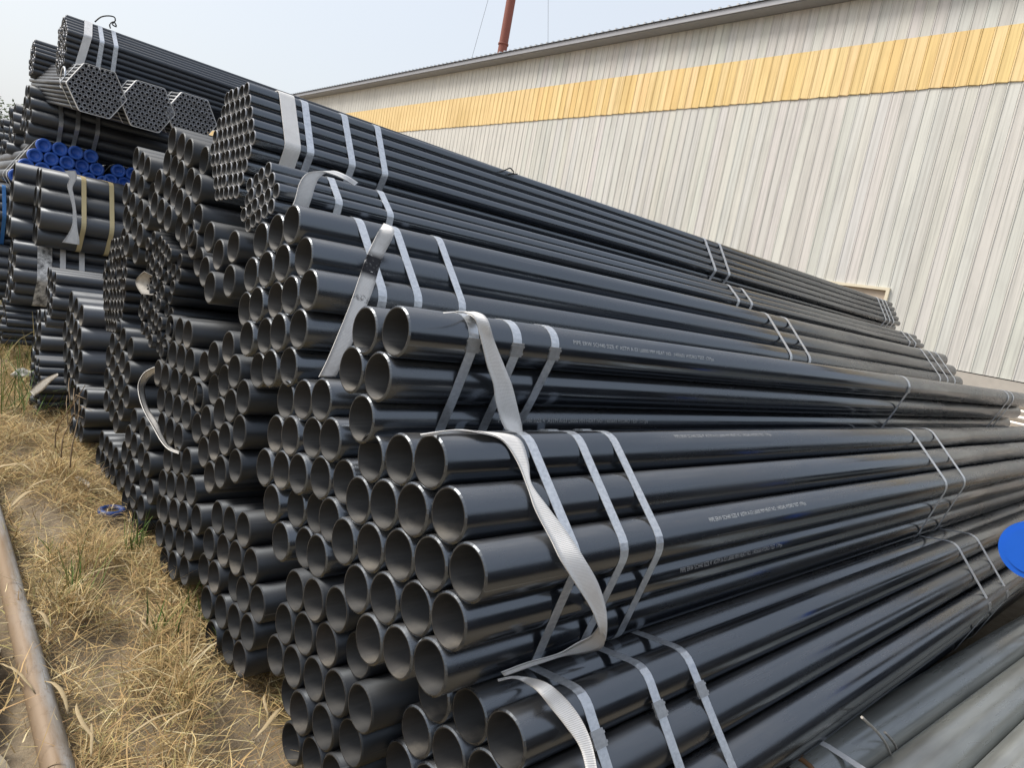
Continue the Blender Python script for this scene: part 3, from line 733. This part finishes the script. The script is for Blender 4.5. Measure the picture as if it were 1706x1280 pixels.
B_ = [at(640, 372, 'y', 1.80), Cf(657, 386), Cf(636, 432), Cf(622, 480), Cf(606, 522), Cf(592, 560), Cf(572, 602), Cf(559, 628)]
belt('white sling with black scuff marks running down across the upper bundle', A_, B_, 'web_scuffed')
# wide belt round the top hexagon, and the looped belt on the smaller thin bundle
def wrap_belt(label, pts, r, x, width, mat, skew):
    path = wrap_path(pts, r + .003); n = len(path); zc = sum(p.y for p, _ in path)/n; v = []; f = []
    for p, nn in path:
        for dx, o in ((-width/2, 0), (width/2, 0), (width/2, .003), (-width/2, .003)):
            q_ = p + nn*o; v.append((x + skew*(p.y - zc) + dx, q_.x, q_.y))
    for i in range(n):
        for kk in range(4): f.append((i*4+kk, i*4+(kk+1) % 4, ((i+1) % n)*4+(kk+1) % 4, ((i+1) % n)*4+kk))
    o = mesh_obj('lifting_belt', v, f, M[mat], None, False); add_uv(o.data, path, width); tag(o, label, 'lifting belt', SG); return o
wrap_belt('wide stained white belt round the near end of the top hexagon of thin pipes', PS, .0242, .955, .055, 'web', .02)
nS = Vector((0, -.80, .60)); 
A_ = [at(590, 309, 'y', 2.05), at(572, 298, 'y', 2.005), at(550, 289, 'y', 1.99), at(530, 285, 'y', 1.98), at(511, 289, 'y', 1.975), at(499, 305, 'y', 1.972), at(492, 330, 'y', 1.975), at(484, 352, 'y', 1.985), at(478, 375, 'y', 1.99)]
B_ = [at(596, 304, 'y', 2.07), at(578, 293, 'y', 2.035), at(558, 285, 'y', 2.02), at(545, 287, 'y', 1.995), at(532, 296, 'y', 1.98), at(525, 310, 'y', 1.975), at(519, 330, 'y', 1.975), at(512, 352, 'y', 1.985), at(506, 375, 'y', 1.99)]
belt('clean white belt looped over the near end of the smaller thin pipe bundle', A_, B_, 'web_clean')
# bent belt at the left of the middle bundle
e = lambda u, v_: at(u, v_, 'x', .765); g = lambda u, v_: at(u, v_, 'x', .80)
A_ = [e(258, 611), e(240, 621), e(230, 640), e(232, 662), e(240, 685), e(255, 712), e(268, 735), e(281, 749), e(298, 756)]
B_ = [g(258, 622), g(247, 632), g(241, 646), g(243, 664), g(249, 684), g(262, 704), g(271, 726), g(282, 745), g(299, 753)]
belt('stiff white belt bowing out of the end face left of centre', A_, B_, 'web')
e = lambda u, v_: at(u, v_, 'x', .79)
A_ = [e(240, 452), e(230, 461), e(226, 470), e(229, 480), e(236, 490)]
B_ = [e(240, 458) + Vector((.04, 0, 0)), e(235, 465) + Vector((.04, 0, 0)), e(233, 473) + Vector((.04, 0, 0)), e(236, 482) + Vector((.04, 0, 0)), e(240, 490) + Vector((.04, 0, 0))]
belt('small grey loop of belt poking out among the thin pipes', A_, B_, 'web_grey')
# belt of the topmost bundle with its hanging ring
wrap_belt('white belt round the topmost thin pipes against the sky', PV, .0212, .985, .055, 'web_clean', .16)
cv = at(105, 124, 'y', 6.42); mb = MB()
MB().tube([cv + Vector((0, math.cos(a)*.10, math.sin(a)*.075 - .02)) for a in np.linspace(0, 2*math.pi, 20)], .007, 6).obj('strap_loop', M['strap']); o = bpy.data.objects['strap_loop']; tag(o, 'thin loop of strap hanging at the lower left of the topmost bundle', 'strap loop')
mb = MB(); pz = [at(u, v_, 'y', 6.72) for u, v_ in ((158, 36), (168, 28), (180, 26), (190, 28), (192, 34), (187, 40), (194, 44), (190, 36), (183, 40), (184, 47))]
mb.tube(catmull(pz, 4), .0055, 5); o = mb.obj('wire_tangle', M['dark_wire']); tag(o, 'tangle of dark wire on top of the highest bundle against the sky', 'wire')
mb = MB(); pz = [at(u, v_, 'y', 2.40) for u, v_ in ((832, 286), (842, 283), (850, 280), (856, 288), (846, 290), (862, 290))]
mb.tube(catmull(pz, 4), .003, 5); o = mb.obj('wire_tangle', M['dark_wire']); tag(o, 'small wire loop standing on the back of the top hexagon before the wall', 'wire')
# twisted belt on the thick pipes
e = lambda u, v_: at(u, v_, 'y', 6.44)
A_ = [e(107, 284), e(116, 296), e(112, 310), e(117, 330), e(121, 350), e(120, 375), e(112, 392), e(103, 404)]
B_ = [e(126, 284), e(128, 296), e(121, 312), e(123, 325), e(127, 352), e(129, 380), e(132, 398), e(132, 408)]
belt('twisted white belt hanging over the thick pipes at far left', A_, B_, 'web_clean')
e = lambda u, v_: at(u, v_, 'x', .66)
A_ = [e(50, 652), e(62, 640), e(78, 629), e(96, 622)]; B_ = [e(57, 660), e(72, 650), e(83, 638), e(97, 626)]
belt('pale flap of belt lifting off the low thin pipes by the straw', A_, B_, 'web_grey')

# ------------------------------------------------------------------ ground things
# loose pipe lying on the ground at left
lp = empty('loose_pipe', (.335, 3.0, 0), 'single rusty galvanised pipe lying on the dirt in the lower left corner', 'pipe')
meL = pipe_mesh(.068, 5.5, .004, 32, 'paint', 'rim').copy()
q = N('rusty galvanised'); v = q.noise(q.obj((1.5, 10, 10)), 2, 5, .7); ge = q.n('ShaderNodeTexCoord'); sx = q.n('ShaderNodeSeparateXYZ'); q.l(ge.outputs['Object'], sx.inputs[0])
sid = q.mapr(q.math('ADD', sx.outputs[1], q.math('MULTIPLY', v, .03)), -.004, .022, 0, 1)
c = q.mix(q.mapr(v, .4, .65, 0, 1), (.44, .44, .435), (.30, .265, .22)); c = q.mix(q.math('MULTIPLY', sid, .85), c, (.20, .125, .06))
v2 = q.noise(q.obj((18, 30, 30)), 2, 5, .8); c = q.mix(q.mapr(v2, .55, .68, 0, .6), c, (.17, .11, .06)); q.base(c); q.set(rough=.6, metal=.15); meL.materials[0] = q.m
o = bpy.data.objects.new('pipe', meL); C.objects.link(o); o.parent = lp; o.rotation_euler = (0, 0, rad(90)); o.location = (0, -2.75, .052)
# blue ring
mb = MB(); c0 = at(186, 853, 'z', .03)
pts = [c0 + Vector((math.cos(a)*.045, math.sin(a)*.045, .004)) for a in np.linspace(0, 2*math.pi, 25)]
mb.tube(pts, .014, 8, cap=False); o = mb.obj('plastic_ring', M['ring_blue']); tag(o, 'blue plastic ring lying in the straw at the stack foot', 'ring')
# clods and pebbles
rg = np.random.default_rng(5); V = []; Fc = []
for i in range(2600):
    y = 1.1 + 5.5*rg.random()**1.4; x = rg.uniform(-.6, .95); r = .002 + .010*rg.random()**3
    b = len(V)
    for d in ((1, 0, 0), (-1, 0, 0), (0, 1, 0), (0, -1, 0), (0, 0, 1), (0, 0, -1)):
        k_ = rg.uniform(.6, 1.25); V.append((x + d[0]*r*k_, y + d[1]*r*k_, (.018 if x < .24 and y < 2.9 else -.005) + d[2]*r*.7*k_))
    Fc += [tuple(b + q_ for q_ in t) for t in ((0, 2, 4), (2, 1, 4), (1, 3, 4), (3, 0, 4), (2, 0, 5), (1, 2, 5), (3, 1, 5), (0, 3, 5))]
o = mesh_obj('soil_clods', V, Fc, M['concrete']); o['kind'] = 'stuff'; o['label'] = 'small clods and pebbles on the bare dirt'
# litter
def scrap(name, u, v_, s, label, cat):
    c = at(u, v_, 'z', .03); bm = bmesh.new(); bmesh.ops.create_icosphere(bm, subdivisions=2, radius=s)
    for x in bm.verts: x.co = Vector((x.co.x*1.0, x.co.y*.8, x.co.z*.6)) * random.uniform(.7, 1.2)
    me = bpy.data.meshes.new(name); bm.to_mesh(me); bm.free(); me.materials.append(M['paper']); o = bpy.data.objects.new(name, me); C.objects.link(o); o.location = c + Vector((0, 0, s*.5)); tag(o, label, cat)
scrap('litter', 37, 632, .075, 'crumpled white scrap among the grass at the far left', 'litter')
e = lambda u, v_: at(u, v_, 'z', .05)
o = ribbon('tape_scrap', [e(124, 797), e(135, 803), e(148, 812)], [e(127, 792), e(139, 798), e(151, 806)], 'paper', .002); tag(o, 'white strip of tape lying in the straw near the stack foot', 'litter')

# straw: thousands of dry blades
def blades(n, region, seed, lo, hi, flat, wid, cols, thick=1.0, clump=None):
    r_ = np.random.default_rng(seed); V = []; Fc = []; Cc = []
    pts = region(r_, n); n = len(pts)
    th = r_.uniform(0, 2*np.pi, n); L = r_.uniform(lo, hi, n); el = np.abs(r_.normal(flat[0], flat[1], n)).clip(.0, 1.5); w_ = r_.uniform(wid[0], wid[1], n); bend = r_.uniform(-.9, .5, n)
    mound = 1.25*np.clip(np.sin(pts[:, 0]*11 + 1.3*np.sin(pts[:, 1]*5)) * np.sin(pts[:, 1]*6.3 + pts[:, 0]*4), 0, 1) * np.clip((.80 - pts[:, 0])/.15, 0, 1) if n > 400 else np.zeros(n)
    z0 = (r_.uniform(-.02, .05, n) + r_.random(n) * .07 * mound) * thick; el = np.clip(el + mound * np.abs(r_.normal(0, .35, n)), 0, 1.5)
    d = np.stack([np.cos(th)*np.cos(el), np.sin(th)*np.cos(el), np.sin(el)], 1); side = np.stack([-np.sin(th), np.cos(th), r_.uniform(-.6, .6, n)], 1)
    p0 = np.stack([pts[:, 0], pts[:, 1], z0], 1)
    curl = np.stack([-np.sin(th), np.cos(th), 0*th], 1) * (r_.uniform(-.25, .25, n) * L)[:, None]
    p1 = p0 + d * (L*.5)[:, None] + curl*.3 + np.stack([0*L, 0*L, np.abs(bend)*L*.06], 1)
    p2 = p0 + d * L[:, None] + curl + np.stack([0*L, 0*L, bend*L*.25*np.cos(el)], 1)
    p1[:, 2] = np.maximum(p1[:, 2], .0); p2[:, 2] = np.maximum(p2[:, 2], .0)
    sw = side * (w_/2)[:, None]
    verts = np.stack([p0 - sw, p0 + sw, p1 + sw*.9, p1 - sw*.9, p2 + sw*.15, p2 - sw*.15], 1).reshape(-1, 3)
    base = np.arange(n)*6
    quads = np.concatenate([np.stack([base, base+1, base+2, base+3], 1), np.stack([base+3, base+2, base+4, base+5], 1)], 0)
    me = bpy.data.meshes.new('blades'); me.vertices.add(len(verts)); me.vertices.foreach_set('co', verts.ravel().astype(np.float32))
    me.loops.add(len(quads)*4); me.loops.foreach_set('vertex_index', quads.ravel().astype(np.int32)); me.polygons.add(len(quads)); me.polygons.foreach_set('loop_start', (np.arange(len(quads))*4).astype(np.int32))
    me.update(); me.validate()
    cols = np.array(cols); ci = r_.integers(0, len(cols), n); cc_ = cols[ci] * r_.uniform(.75, 1.25, n)[:, None]
    at_ = me.color_attributes.new('tint', 'FLOAT_COLOR', 'POINT'); arr = np.ones((n, 6, 4), np.float32); arr[:, :, :3] = cc_[:, None, :]
    at_.data.foreach_set('color', arr.ravel()); me.materials.append(M['straw']); return me
STRAW = [(0.528, 0.377, 0.168), (0.607, 0.468, 0.228), (0.356, 0.247, 0.114), (0.66, 0.559, 0.336), (0.422, 0.273, 0.132), (0.224, 0.163, 0.078), (0.475, 0.325, 0.156), (0.356, 0.312, 0.132), (0.29, 0.221, 0.108)]
def straw_region(r_, n):
    y = 1.15 + 8.0 * r_.random(n)**1.35; lo_ = np.where(y < 3.2, .36, .30 - .06*(y - 3.2)); x = lo_ + (1.02 - lo_) * r_.random(n)
    dens = .66 + .62*np.sin(x*13 + y*2.3)*np.sin(y*5.1 - x*3) + .30*np.sin(x*29 - y*17)
    bare = (np.hypot((x - .5)/.12, (y - 2.22)/.16) < 1) | (np.hypot((x - .72)/.10, (y - 1.55)/.22) < 1) | (np.hypot((x - .80)/.10, (y - 1.75)/.35) < 1) | (np.hypot((x - .52)/.10, (y - 3.3)/.35) < 1) | ((y < 3.0) & (x < .42) & (r_.random(n) < .6))
    keep = (r_.random(n) < dens) & (~bare | (r_.random(n) < .12)); return np.stack([x, y], 1)[keep]
me = blades(105000, straw_region, 3, .03, .15, (.12, .32), (.0009, .0032), STRAW)
o = bpy.data.objects.new('dry_straw', me); C.objects.link(o); o['kind'] = 'stuff'; o['label'] = 'trampled golden straw and dead grass beside the stacked pipes'
me = blades(700, straw_region, 13, .12, .34, (.12, .22), (.003, .007), [(.46, .37, .21), (.40, .29, .14), (.33, .21, .11), (.50, .42, .27)])
o = bpy.data.objects.new('straw_stems', me); C.objects.link(o); o['kind'] = 'stuff'; o['label'] = 'longer pale stems lying on top of the straw'
def left_region(r_, n): return np.stack([r_.uniform(-1.2, .34, n), r_.uniform(1.3, 8.5, n)], 1)
me = blades(9000, left_region, 4, .03, .16, (.12, .25), (.0012, .004), STRAW)
o = bpy.data.objects.new('scattered_straw', me); C.objects.link(o); o['kind'] = 'stuff'; o['label'] = 'sparse straw scattered over the bare dirt and paving'
def back_region(r_, n): return np.stack([r_.uniform(-3, 1.0, n), r_.uniform(6, 30, n)], 1)
me = blades(14000, back_region, 5, .15, .5, (.9, .4), (.004, .01), [(.14, .19, .05), (.25, .24, .09), (.35, .28, .13), (.10, .15, .04)])
o = bpy.data.objects.new('rough_grass', me); C.objects.link(o); o['kind'] = 'stuff'; o['label'] = 'taller green and yellow grass at the far left'
# green weeds, each a plant of its own
WEEDS = [(378, 1075, .16, 26, 'leafy green weed growing against the lowest pipe mouths', .9), (318, 1030, .13, 22, 'thin green grass tuft left of the lowest pipe mouths', 1.1), (125, 1010, .22, 26, 'upright green grass tuft in the middle of the straw', 1.2), (272, 1065, .15, 20, 'pale green tuft among straw near the bare patch', 1.1),
         (222, 930, .18, 24, 'yellow green tuft at the stack foot beside the lower left mouths', 1.2), (20, 690, .45, 60, 'bright green clump of grass at the left edge', 1.0), (95, 940, .12, 18, 'short dull green tuft beside the loose pipe', 1.0)]
for i, (u, v_, h_, n, lab, el) in enumerate(WEEDS):
    c = at(u, v_, 'z', .0)
    me = blades(n, lambda r_, k: r_.normal(0, .03 if h_ < .3 else .12, (k, 2)), 30 + i, h_*.5, h_*1.2, (el, .3), (.003, .007), [(.10, .17, .04), (.17, .24, .07), (.25, .27, .10), (.12, .19, .06)])
    o = bpy.data.objects.new('weed', me); C.objects.link(o); o.location = c; tag(o, lab, 'weed', 'green weeds beside the stack')
# dry stalks rising in front of the far left stack
for i, (u, v_, u1, v1) in enumerate(((95, 715, 142, 642), (105, 730, 122, 690), (120, 745, 132, 655))):
    a = at(u, v_, 'x', .62); b = at(u1, v1, 'x', .66); mb = MB(); mb.tube(catmull([a - Vector((0, 0, .1)), a, (a*.5 + b*.5) + Vector((.01, 0, .02)), b], 4), .004, 5, .0015)
    m2 = (a + b)/2
    for s_ in (-1, 1): mb.tube([m2, m2 + Vector((.0, s_*.10, .09)), m2 + Vector((.02, s_*.22, .10))], .0025, 4, .001)
    o = mb.obj('dry_stalk', M['timber']); tag(o, ('longest bare dry stalk leaning before the far left bundles', 'short bare stalk rising from the straw at far left', 'middle bare stalk before the pale flap')[i], 'stalk', 'dry stalks by the stack')
# big dry leaves
LEAVES = [(450, 1225, 40, .19, .035, 'pale curled leaf beside the lowest pipe mouth at the bottom'), (437, 1195, 75, .13, .020, 'narrow dry leaf above the curled one by the lowest pipes'), (180, 968, 15, .20, .022, 'long cream leaf in the straw below the stack foot'), (132, 1015, 100, .12, .022, 'dry leaf lying across the grass tuft'),
          (236, 1060, 95, .14, .02, 'pale upright leaf near the bare patch'), (248, 1105, 20, .16, .02, 'brownish leaf in the trampled straw'), (97, 1180, 100, .22, .03, 'stiff beige leaf tucked along the loose pipe'), (130, 1230, 95, .24, .028, 'reddish cream leaf at the bottom beside the loose pipe'), (150, 1255, 80, .16, .02, 'small leaf at the bottom right of the reddish leaf'),
          (25, 1150, 110, .24, .02, 'thin dry leaf on the paving left of the loose pipe'), (250, 1230, 20, .2, .02, 'curved leaf low in the straw at the bottom'), (15, 795, 25, .3, .06, 'broad pale leaf at the left edge'), (40, 845, 60, .28, .05, 'broad dry leaf below the pale one at the left edge'), (70, 820, 40, .22, .03, 'folded tan leaf left of the straw middle'), (300, 1215, 10, .16, .018, 'slim straw coloured leaf right of the bottom straw'), (70, 1050, 100, .16, .03, 'beige leaf against the loose pipe halfway up')]
q = N('dead leaf'); v = q.noise(q.obj((8, 60, 8)), 1.5, 4); q.base(q.mix(v, (.32, .24, .13), (.50, .41, .26))); q.set(rough=.75, spec=.2); q.bump(v, .3, .003); M['leaf'] = q.m
for u, v_, dg, L, W_, lab in LEAVES:
    L *= .8; W_ *= .32
    c = at(u, v_, 'z', .05); a = rad(dg); K = 9; vv = []; ff = []
    cr = random.uniform(-.4, .4)
    for i in range(K):
        t = i/(K-1); wd = W_*.5*math.sin(math.pi*min(1, t*.96 + .04))**.8 + .0008; s_ = (t - .5)*L
        zz = .035 + .05*L*math.sin(t*3.1)*2 + random.uniform(-.002, .002); yy = cr*L*(t - .5)**2
        for j, m_ in ((-1, .4), (0, 0), (1, .4)): vv.append((s_*math.cos(a) - (yy + j*wd)*math.sin(a), s_*math.sin(a) + (yy + j*wd)*math.cos(a), zz + m_*wd))
    for i in range(K-1):
        for j in range(2): ff.append((i*3+j, i*3+j+1, (i+1)*3+j+1, (i+1)*3+j))
    o = mesh_obj('dry_leaf', vv, ff, M['leaf'], None, True, None, c); sm_ = o.modifiers.new('thickness', 'SOLIDIFY'); sm_.thickness = .0012
    tag(o, lab, 'leaf', 'dead leaves on the ground')

# ------------------------------------------------------------------ far trees at the left edge
q = N('tree leaf'); q.base(q.mix(q.rnd(), (.05, .08, .03), (.08, .11, .04))); q.set(rough=.7); M['leaf_green'] = q.m
def tree(x, y, h, seed, label):
    r_ = np.random.default_rng(seed); t = empty('tree', (x, y, 0), label, 'tree', 'far trees behind the stack')
    mb = MB(); mb.tube([(0, 0, 0), (.1, 0, h*.4), (0, .1, h*.8)], .16, 8, .05)
    for k in range(6):
        a = k*1.05; mb.tube([(0, 0, h*(.35 + .06*k)), (math.cos(a)*h*.2, math.sin(a)*h*.2, h*(.55 + .06*k))], .06, 5, .02)
    mb.obj('trunk', M['timber'], t)
    n = 2600; cl = r_.normal(0, 1, (16, 3)) * np.array([h*.16, h*.16, h*.13]) + np.array([0, 0, h*.72]); p = cl[r_.integers(0, 16, n)] + r_.normal(0, h*.055, (n, 3)); V = []; Fc = []
    for i in range(n):
        a = Vector(r_.normal(0, 1, 3)).normalized()*.10; b = a.orthogonal().normalized()*.05; c = Vector(p[i]); k = len(V); V += [c-a, c+b, c+a, c-b]; Fc.append((k, k+1, k+2, k+3))
    mesh_obj('crown', V, Fc, M['leaf_green'], t)
for (u, dist, h, lab) in ((8, 44, 172, 'small hazy green tree at the left edge above the far bundles'), (-20, 50, 176, 'second hazy tree just outside the left edge'), (30, 60, 190, 'low far tree top partly hidden by the high bundles')):
    d = at(u, 200, 'y', dist); tree(d.x, d.y, at(u, h, 'y', dist).z * .97, int(dist), lab)
